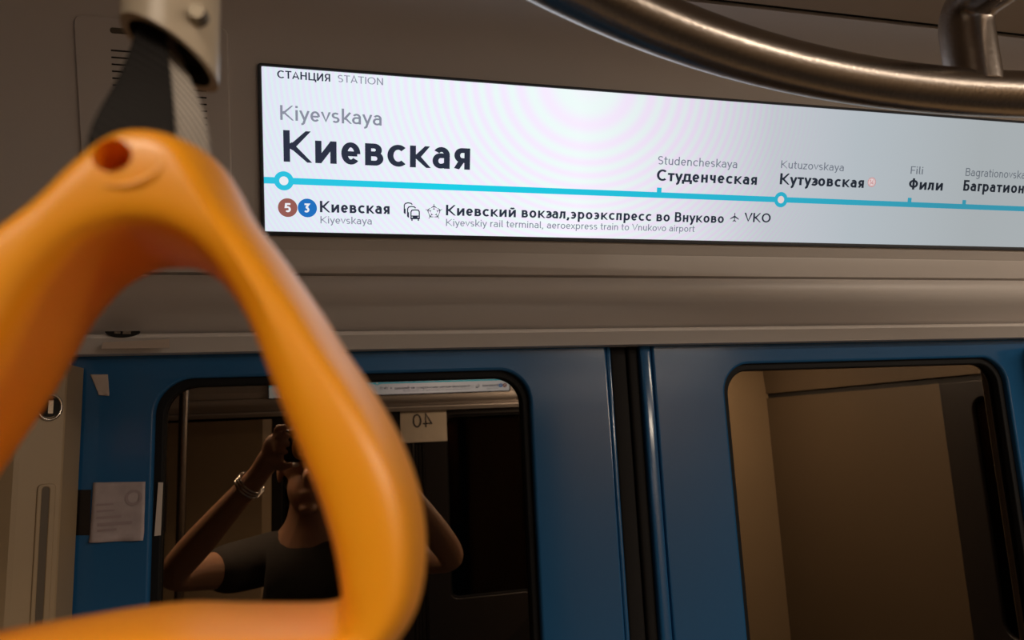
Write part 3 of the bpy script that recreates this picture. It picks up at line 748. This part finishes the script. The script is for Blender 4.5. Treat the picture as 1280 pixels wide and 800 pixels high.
# ------------------------------------------------------------------ strap handle
HF = 0.135                                     # the front face of the grip
HD = 0.045
def hx(px, py): p = at(px, py, HF); return (p.x, p.z)
AX = hx(162, 400)[0]
outer_r = [(165, 154), (200, 160), (226, 177), (247, 208), (270, 252), (307, 300), (343, 350), (376, 398), (402, 440), (438, 492), (474, 552), (500, 615), (512, 670), (514, 720), (508, 765), (490, 805), (455, 840), (400, 858), (290, 862), (165, 862)]
inner_r = [(165, 275), (200, 280), (238, 298), (270, 328), (298, 368), (318, 410), (335, 455), (354, 505), (372, 548), (388, 588), (402, 622), (414, 658), (424, 694), (432, 735), (437, 778), (430, 803), (408, 812), (360, 815), (270, 816), (165, 816)]
def half_loop(pts): return [hx(*p) for p in pts]
def full_loop(pts, n=4, start=430, rate=0.17, most=1.0):
    r = half_loop(pts); r[0] = (AX, r[0][1]); r[-1] = (AX, r[-1][1])
    z0 = hx(162, start)[1]                          # the far arm splays out a little more
    l = [(2 * AX - x - min(most, max(0, z0 - z) * rate), z) for x, z in r[1:-1]][::-1]
    return spline([Vector((x, z)) for x, z in r + l], n, True)
def offset_loop(lp, d):
    n = len(lp); out = []
    for i in range(n):
        t = (lp[(i + 1) % n] - lp[i - 1]).normalized(); out.append(lp[i] + Vector((-t.y, t.x)) * d)
    return out
OL, IL = full_loop(outer_r, 4, 175, 0.30, 0.0085), full_loop(inner_r)   # clockwise seen from the front: +d is outwards for the outline
def build_grip(root, place):
    layers = [(0.0, -0.0030), (0.0012, -0.0010), (0.003, 0.0003), (0.010, 0.0028), (0.018, 0.0051), (0.027, 0.0060), (0.036, 0.0040), (0.0435, 0.0), (0.045, -0.0025)]
    ilay = [-0.0035, -0.0012, 0.0004, 0.0010, 0.0014, 0.0012, 0.0004, -0.0012, -0.0035]
    bm = bmesh.new(); n = len(OL); grid = []
    def ring(lp, d, y):
        return [bm.verts.new(place(Vector((p.x, y, p.y)))) for p in offset_loop(lp, d)]
    outs = [ring(OL, e, HF + dep) for dep, e in layers]
    ins = [ring(IL, -e, HF + dep) for (dep, _), e in zip(layers, ilay)]
    seq = outs + ins[::-1]
    for A, B in zip(seq, seq[1:] + seq[:1]):
        for i in range(n): bm.faces.new((A[i], A[(i + 1) % n], B[(i + 1) % n], B[i]))
    bmesh.ops.recalc_face_normals(bm, faces=bm.faces[:])
    me = bpy.data.meshes.new('grip'); bm.to_mesh(me); bm.free()
    tmp = bpy.data.objects.new('tmp', me); COL.objects.link(tmp)
    sub = tmp.modifiers.new('s', 'SUBSURF'); sub.levels = 1; sub.render_levels = 1
    cut = []
    hc = hx(139, 193)
    cb = bmesh.new(); bmesh.ops.create_cone(cb, cap_ends=True, segments=40, radius1=0.0034, radius2=0.0034, depth=0.024)
    cb.transform(Matrix.Translation((hc[0], HF, hc[1])) @ Matrix.Rotation(math.radians(90), 4, 'X'))
    for v in cb.verts: v.co = place(v.co)
    cm = bpy.data.meshes.new('cut'); cb.to_mesh(cm); cb.free(); cutter = bpy.data.objects.new('cut', cm); COL.objects.link(cutter)
    bl = tmp.modifiers.new('b', 'BOOLEAN'); bl.operation = 'DIFFERENCE'; bl.object = cutter; bl.solver = 'EXACT'
    res = evaluated(tmp); bpy.data.objects.remove(tmp); bpy.data.objects.remove(cutter)
    g = link_mesh('grip', res, M['orange'], root); smooth_by_angle(g, 35)
    # raised crescent beside the hole
    ca = [place(Vector((hc[0] + 0.0079 * math.cos(math.radians(a)) + .0006, HF + 0.0003, hc[1] + 0.0056 * math.sin(math.radians(a)) - .0004))) for a in range(-110, 16, 6)]
    N = len(ca)
    tube('embossed_crescent', ca, [0.0008 * math.sin(math.pi * (i + .6) / (N + .2)) + .0001 for i in range(N)], M['orange'], g, n=10)
def build_strap(root, place):
    def P(px, py, Y): return place(at(px, py, Y))
    # sleeve clamped on the rail above, its mouth cut on a slant
    cx, cyy = at(213, 60, 0.20).x, 0.20
    R0, R1 = 0.0128, 0.0106; n = 48
    bm = bmesh.new(); rings = []
    for z0, r in ((CZ + 0.2125, R0), (None, R0), (None, R1), (CZ + 0.206, R1)):
        rg = []
        for k in range(n):
            a = 2 * math.pi * k / n; x = cx + r * math.cos(a); y = cyy + r * math.sin(a)
            if z0 is None:
                zz = at(213, 68, 0.20).z - (x - cx) * 0.58 - (y - cyy) * 0.12
                z = zz
            else: z = z0
            rg.append(bm.verts.new(place(Vector((x, y, z)))))
        rings.append(rg)
    for A, B in zip(rings, rings[1:]):
        for k in range(n): bm.faces.new((A[k], A[(k + 1) % n], B[(k + 1) % n], B[k]))
    bm.faces.new(rings[0]); bm.faces.new(rings[3])
    bmesh.ops.recalc_face_normals(bm, faces=bm.faces[:])
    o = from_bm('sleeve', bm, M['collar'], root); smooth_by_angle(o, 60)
    o.data.materials.append(M['web_dark'])  # dark inner faces: the shade inside the sleeve is put into the colour
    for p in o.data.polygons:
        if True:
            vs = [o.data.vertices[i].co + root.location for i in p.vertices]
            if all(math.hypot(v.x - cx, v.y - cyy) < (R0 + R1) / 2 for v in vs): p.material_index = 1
    ann = curve_plate([ell(0, 0, TR + 0.0045), ell(0, 0, TR + 0.0007)[::-1]], 0.024, 0.001)
    tg = Vector((-(cyy - RC.y), cx - RC.x, 0)).normalized()
    mq = tg.to_track_quat('Z', 'Y').to_matrix().to_4x4(); mq.translation = Vector((cx, cyy, RC.z)); ann.transform(mq)
    cl_ = link_mesh('clamp', ann, M['collar'], root); smooth_by_angle(cl_, 40)
    sc = at(247, 18, 0.1885)
    disc('screw', place(sc), (place(sc) - place(sc + Vector((0, 1, 0)))).normalized(), 0.0028, 0.0035, M['screwmetal'], o, bevel=0.0008)
    # webbing: dark front ply and a paler side ply
    def ribbon(name, rows, m, th):
        v = []; f = []
        rows2 = []
        L = spline([place(at(*r[0])) for r in rows], 5); Rr = spline([place(at(*r[1])) for r in rows], 5)
        bm = bmesh.new(); nw = 8; g = []
        for a, b_ in zip(L, Rr): g.append([bm.verts.new(a.lerp(b_, i / nw)) for i in range(nw + 1)])
        for j in range(len(g) - 1):
            for i in range(nw): bm.faces.new((g[j][i], g[j][i + 1], g[j + 1][i + 1], g[j + 1][i]))
        bm.normal_update(); bmesh.ops.solidify(bm, geom=bm.faces[:], thickness=th)
        return from_bm(name, bm, m, root, True)
    ribbon('webbing', [((176, -20, .200), (206, -20, .2)), ((172, 40, .198), (208, 44, .198)), ((150, 100, .185), (214, 106, .188)), ((114, 165, .160), (218, 172, .168)), ((104, 215, .155), (215, 220, .16))], M['web_dark'], 0.0018)
    ribbon('webbing', [((196, -20, .201), (210, -20, .205)), ((196, 45, .200), (212, 48, .204)), ((202, 90, .192), (232, 100, .200)), ((212, 150, .176), (252, 158, .192)), ((210, 215, .165), (256, 225, .185))], M['web_grey'], 0.0018)
hs = empty('strap_handle', at(162, 500, 0.16), 'large orange triangular strap handle on dark webbing, close up at left', 'strap handle', 'strap handles')
build_grip(hs, lambda p: p); build_strap(hs, lambda p: p)

# ------------------------------------------------------------------ the other side of the car, seen in the door glass
CXX, CYY = 0.364, -0.40
ROT = Matrix.Translation((2 * CXX, 2 * CYY, 0)) @ Matrix.Rotation(math.pi, 4, 'Z')
def children(o): return [c for c in bpy.data.objects if c.parent == o]
def copy_tree(o, parent=None):
    c = o.copy(); COL.objects.link(c)
    if parent is not None: c.parent = parent
    for ch in children(o): copy_tree(ch, c)
    return c
def turned(o, name):
    c = copy_tree(o); c.matrix_basis = ROT @ c.matrix_basis; c.name = name; return c
for src, nm in (('wall_header', 'wall_header_opposite'), ('wall_upper', 'wall_opposite_upper'), ('trim_1', 'trim_5'), ('trim_2', 'trim_6'), ('trim_3', 'trim_7'), ('wall_left', 'wall_opposite_left'), ('wall_right', 'wall_opposite_right'), ('door_1', 'door_3'), ('door_2', 'door_4')):
    turned(bpy.data.objects[src], nm)
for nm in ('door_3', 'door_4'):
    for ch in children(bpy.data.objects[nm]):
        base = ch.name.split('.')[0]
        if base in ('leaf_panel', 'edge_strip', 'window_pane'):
            ch.data = ch.data.copy(); ch.data.materials.clear(); ch.data.materials.append(M['glass_far'] if base == 'window_pane' else M['dimdoor'])
d2 = turned(display, 'route_display.001'); d2.matrix_basis = d2.matrix_basis @ Matrix.Translation((0, -0.046, 0.0035)); d2['label'] = 'opposite display, reflected as a bright band at the top of the left window'
tb = box('tunnel_wall_far', -3, 4, -3.2, -3.0, -0.6, 3.4, M['tunnel']); tag(tb, kind='structure')
# paper sheet with a number on the opposite door glass
OY = 2 * CYY - DY
def refl(px, py, Y):                            # point behind the camera whose mirror image in the door glass shows at the pixel
    p = at(px, py, 2 * (DY + .017) - Y); return Vector((p.x, Y, p.z))
s0 = refl(500, 513, OY + .003); s1 = refl(559, 551, OY + .003)
sh = empty('number_sheet', Vector(((s0.x + s1.x) / 2, OY + .003, s1.z)), 'white paper sheet with 40, stuck on the opposite door, reflected in the left window', 'paper sheet')
bm = bmesh.new(); box_bm(bm, s0.x, s1.x, OY + 0.0052, OY + 0.006, s1.z, s0.z); from_bm('sheet', bm, M['sheet'], sh)
q_, wd = text_quads('40', 0.11)
bm = bmesh.new(); ww = (s1.x - s0.x); hh = (s0.z - s1.z)
for f in q_:
    bm.faces.new([bm.verts.new((s0.x + ww * (0.70 - p[0] * 0.44), OY + 0.0064, s1.z + hh * (0.45 + p[1] * 0.42))) for p in f])
from_bm('number', bm, M['ink'], sh)

# second strap handle and rail on the left of the car, a grab pole behind it
rl = empty('straight_handrail', (-1.4, -0.70, CZ + 0.23), 'straight steel handrail behind the photographer, reflected in the left window', 'handrail')
tube('rail_tube', [(-2.56, -0.70, CZ + .23), (-0.50, -0.70, CZ + .23)], 0.0165, M['steel'], rl)
tube('hanger', [(-0.62, -0.70, CZ + .23), (-0.62, -0.70, CZ + CEIL)], 0.0165, M['steel'], rl)
h2 = copy_tree(hs)
h2['label'] = 'small orange strap handle reflected at the left edge of the left door window'
rotm = Matrix.Rotation(-math.atan2(0.479, 0.51), 4, 'Z')
tgt = Vector((-0.60, -0.70, hs.location.z))
anchor = Vector((at(213, 60, 0.20).x - hs.location.x, 0.20 - hs.location.y, 0))
h2.matrix_basis = Matrix.Translation(tgt - (rotm @ anchor)) @ rotm
pp = refl(229, 530, -1.20)
pl_ = empty('grab_pole', (pp.x, -1.20, 0), 'upright steel grab pole reflected near the left edge of the left window', 'pole')
tube('pole_tube', [(pp.x, -1.20, 0.0), (pp.x, -1.20, CZ + CEIL)], 0.017, M['steel'], pl_)
tube('pole_foot', [(pp.x, -1.20, 0.0), (pp.x, -1.20, 0.03)], 0.04, M['steel'], pl_)

# ceiling lamps
for i, (lx, ly, ll, lpw, spr) in enumerate(LAMPS):
    r_ = empty('ceiling_light', (lx, ly, CZ + CEIL), ('short ceiling strip light above the photographer', 'ceiling strip light over the opposite seats near the end wall', 'added ceiling strip light right of the ring handrail near the end wall')[i], 'ceiling light', 'ceiling strip lights')
    wall = curve_plate([rrect(-ll / 2 - .02, -.06, ll / 2 + .02, .06, .03), rrect(-ll / 2, -.04, ll / 2, .04, .02)[::-1]], 0.03, 0.004)
    wall.transform(Matrix.Translation((lx, ly, CZ + CEIL - .015))); link_mesh('lamp_frame', wall, M['collar'], r_)
    df = curve_plate([rrect(-ll / 2, -.04, ll / 2, .04, .02)], 0.01); df.transform(Matrix.Translation((lx, ly, CZ + CEIL - .02))); link_mesh('lamp_diffuser', df, M['lamp'], r_)

# ------------------------------------------------------------------ end wall of the car, mirrored in the right window
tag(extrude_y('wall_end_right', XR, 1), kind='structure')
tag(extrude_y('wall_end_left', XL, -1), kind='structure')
EDY = -0.04
ed = empty('door_5', (XR, EDY, 0)); tag(ed, kind='structure')
ehole = rrect(-0.27, 1.0, 0.27, CZ + 0.03, 0.05)
def end_plate(name, loops, x, depth, m, parent, bevel=0.0):
    me = curve_plate(loops, depth, bevel); me.transform(Matrix(((0, 0, -1, x), (-1, 0, 0, EDY), (0, 1, 0, 0), (0, 0, 0, 1))))
    o = link_mesh(name, me, m, parent); smooth_by_angle(o, 35)
end_plate('leaf_panel', [[(-0.40, 0.02), (0.40, 0.02), (0.40, CZ + 0.088), (-0.40, CZ + 0.088)], ehole[::-1]], XR - 0.012, 0.024, M['dimdoor'], ed, 0.004)
end_plate('window_pane', [rrect(-0.275, .995, 0.275, CZ + 0.035, 0.05)], XR - 0.008, 0.004, M['glass_far'], ed)

# ------------------------------------------------------------------ the photographer, reflected in the left window
person = empty('person', (-0.08, -0.36, 0), 'person in dark t-shirt, bent arms raised to a phone, reflected in left window', 'person')
C = Vector((0, 0, CZ))
def skin_mesh(chains, sub=2):
    v = []; e = []; r = []; idx = {}
    def add(p, rad):
        k = tuple(round(c, 4) for c in p)
        if k not in idx: idx[k] = len(v); v.append(p); r.append(rad)
        return idx[k]
    for ch in chains:
        ids = [add(Vector(p), rad) for p, rad in ch]
        e += [(a, b_) for a, b_ in zip(ids, ids[1:]) if a != b_]
    me = bpy.data.meshes.new('sk'); me.from_pydata(v, e, []); o = bpy.data.objects.new('sk', me); COL.objects.link(o)
    o.modifiers.new('skin', 'SKIN'); s2 = o.modifiers.new('ss', 'SUBSURF'); s2.levels = sub; s2.render_levels = sub
    for d, rad in zip(me.skin_vertices[0].data, r): d.radius = rad if isinstance(rad, tuple) else (rad, rad)
    me.skin_vertices[0].data[0].use_root = True
    res = evaluated(o); bpy.data.objects.remove(o); return res
def ellipsoid(c, rx, ry, rz, seg=28):
    bm = bmesh.new(); bmesh.ops.create_uvsphere(bm, u_segments=seg, v_segments=seg // 2 + 4, radius=1)
    bm.transform(Matrix.Translation(c) @ Matrix.Diagonal((rx, ry, rz, 1)))
    me = bpy.data.meshes.new('el'); bm.to_mesh(me); bm.free(); return me
def P3(x, y, z): return Vector((x, y, CZ + z))
HC = P3(-0.085, -0.335, -0.085)                # head centre
pel = Vector((-0.08, -0.40, 0.93)); waist = Vector((-0.08, -0.40, 1.10)); chest = Vector((-0.08, -0.395, 1.30)); neckb = Vector((-0.08, -0.385, 1.475)); neckt = Vector((-0.083, -0.355, 1.60))
shL, shR = Vector((-0.265, -0.385, 1.435)), Vector((0.105, -0.385, 1.435))
elL, elR = P3(-0.412, -0.205, -0.325), P3(0.300, -0.205, -0.345)
wrL, wrR = P3(-0.190, -0.075, -0.085), P3(0.115, -0.080, -0.085)
hdL, hdR = P3(-0.150, -0.040, -0.028), P3(0.072, -0.045, -0.034)
hipL, hipR = Vector((-0.17, -0.40, 0.88)), Vector((0.01, -0.40, 0.88))
knL, knR = Vector((-0.19, -0.37, 0.49)), Vector((0.03, -0.38, 0.49))
anL, anR = Vector((-0.20, -0.40, 0.09)), Vector((0.05, -0.41, 0.09))
def arm(sh, el, wr, hd, k=1.0): return [(sh, .060 * k), (sh.lerp(el, .5), .050 * k), (el, .041 * k), (el.lerp(wr, .35), .042 * k), (wr, .027 * k), (hd, .032 * k)]
body_chains = [[(pel, (.15, .10)), (waist, (.13, .09)), (chest, (.155, .10)), (neckb, (.075, .065)), (neckt, .056), (HC + Vector((0, 0, -.03)), .06)],
               [(neckb, (.075, .065))] + arm(shL, elL, wrL, hdL), [(neckb, (.075, .065))] + arm(shR, elR, wrR, hdR),
               [(pel, (.15, .10)), (hipL, .088), (knL, .056), (knL.lerp(anL, .35), .054), (anL, .036), (anL + Vector((0, .09, -.05)), .035), (anL + Vector((0, .15, -.055)), .025)],
               [(pel, (.15, .10)), (hipR, .088), (knR, .056), (knR.lerp(anR, .35), .054), (anR, .036), (anR + Vector((0, .09, -.05)), .035), (anR + Vector((0, .15, -.055)), .025)]]
parts = [skin_mesh(body_chains)]
# head: skull, jaw, nose, ears, brow, lips
parts += [ellipsoid(HC + Vector((0, -.005, .03)), .075, .095, .09), ellipsoid(HC + Vector((0, .025, -.055)), .056, .068, .068), ellipsoid(HC + Vector((0, .098, -.02)), .013, .020, .022), ellipsoid(HC + Vector((0, .088, .012)), .009, .014, .028),
          ellipsoid(HC + Vector((0, .078, .032)), .050, .016, .010), ellipsoid(HC + Vector((0, .090, -.062)), .022, .010, .006), ellipsoid(HC + Vector((0, .088, -.072)), .020, .010, .006), ellipsoid(HC + Vector((0, .072, -.105)), .024, .020, .016),
          ellipsoid(HC + Vector((-.078, -.005, -.01)), .008, .018, .030), ellipsoid(HC + Vector((.078, -.005, -.01)), .008, .018, .030)]
def hand(hd, wr, sgn):                         # four fingers curled round the phone's long edge, thumb below
    out = []; d = (hd - wr).normalized(); side = -sgn
    tip_x = (-0.126 if sgn < 0 else 0.026)
    for k in range(4):
        z = CZ + 0.022 - k * 0.019
        base = hd.lerp(Vector((tip_x - 0.045 * -sgn * -1, -0.03, z)), .5)
        kn = Vector((tip_x + sgn * 0.016, -0.010 + 0.002 * k, z + .004)); mid = Vector((tip_x + sgn * .003, -0.001, z + .002)); tp = Vector((tip_x - sgn * (0.012 + 0.004 * (k in (1, 2))), -0.001, z))
        out.append(skin_mesh([[(hd, .014), (hd.lerp(kn, .6), .0105), (kn, .0095), (mid, .0085), (tp, .0075)]], 1))
    tb_ = Vector((tip_x + sgn * .012, -0.032, CZ - .072)); tt = Vector((tip_x - sgn * .020, -0.028, CZ - .062))
    out.append(skin_mesh([[(hd.lerp(wr, .3), .016), (hd.lerp(tb_, .6) + Vector((0, -.01, -.012)), .013), (tb_, .0105), (tt, .008)]], 1))
    out.append(ellipsoid(hd, .030, .022, .040))
    return out
parts += hand(hdL, wrL, -1) + hand(hdR, wrR, 1)
jm = join_meshes(parts); tmp = bpy.data.objects.new('tmp', jm); COL.objects.link(tmp)
rm_ = tmp.modifiers.new('r', 'REMESH'); rm_.mode = 'VOXEL'; rm_.voxel_size = 0.005
smo = tmp.modifiers.new('s', 'SMOOTH'); smo.factor = 0.5; smo.iterations = 2
bodym = evaluated(tmp); bpy.data.objects.remove(tmp)
link_mesh('body', bodym, M['skin'], person, True)
for sx in (-1, 1):
    e_ = ellipsoid(HC + Vector((sx * .031, .082, .012)), .012, .008, .007, 16); link_mesh('eye', e_, M['t_white'] if False else mat('eye', (.5, .47, .43), .2), person, True)
hm = join_meshes([ellipsoid(HC + Vector((0, -.022, .045)), .084, .097, .088), ellipsoid(HC + Vector((0, -.045, -.01)), .078, .070, .08)])
tmp = bpy.data.objects.new('tmp', hm); COL.objects.link(tmp); rm_ = tmp.modifiers.new('r', 'REMESH'); rm_.mode = 'VOXEL'; rm_.voxel_size = 0.006
dm = tmp.modifiers.new('d', 'DISPLACE'); tx = bpy.data.textures.new('hairn', 'CLOUDS'); tx.noise_scale = 0.02; dm.texture = tx; dm.strength = 0.008
link_mesh('hair', evaluated(tmp), M['hair'], person, True); bpy.data.objects.remove(tmp)
shirt = skin_mesh([[(pel + Vector((0, 0, .02)), (.168, .118)), (waist, (.150, .108)), (chest, (.172, .118)), (neckb + Vector((0, 0, .005)), (.082, .074))],
                   [(neckb + Vector((0, 0, .005)), (.082, .074)), (shL, .076), (shL.lerp(elL, .55), .066)], [(neckb + Vector((0, 0, .005)), (.082, .074)), (shR, .076), (shR.lerp(elR, .55), .066)]])
link_mesh('t_shirt', shirt, M['shirt'], person, True)
trs = skin_mesh([[(pel + Vector((0, 0, .06)), (.158, .108)), (pel, (.160, .112)), (hipL, .100), (knL, .072), (anL + Vector((0, 0, .02)), .060)], [(pel, (.160, .112)), (hipR, .100), (knR, .072), (anR + Vector((0, 0, .02)), .060)]])
link_mesh('trousers', trs, M['trouser'], person, True)
for an in (anL, anR):
    sm_ = skin_mesh([[(an + Vector((0, -.04, -.04)), .045), (an + Vector((0, .05, -.045)), .044), (an + Vector((0, .13, -.055)), .040), (an + Vector((0, .19, -.06)), .028)]])
    for v in sm_.vertices: v.co.z = max(v.co.z, 0.002)
    link_mesh('shoe', sm_, M['shoe'], person, True)
fa = (wrL - elL).normalized(); wb = elL.lerp(wrL, .90); o1 = fa.orthogonal().normalized(); o2 = fa.cross(o1)
for k in (-1, 0, 1):
    tube('bracelet', [wb + fa * (.008 * k) + (o1 * math.cos(a * math.pi / 14) + o2 * math.sin(a * math.pi / 14)) * .034 for a in range(28)], .0026, M['chrome'], person, cyclic=True, n=8)
ph = empty('smartphone', P3(-0.053, -0.012, -0.02), 'black smartphone held up in both hands of the photographer', 'phone')
wall_plate('phone_body', [rrect(-0.128, CZ - 0.058, 0.022, CZ + 0.018, 0.010)], -0.014, 0.008, M['phone'], ph, 0.003)
wall_plate('phone_screen', [rrect(-0.124, CZ - 0.055, 0.018, CZ + 0.015, 0.008)], -0.0185, 0.001, M['blacksticker'], ph)
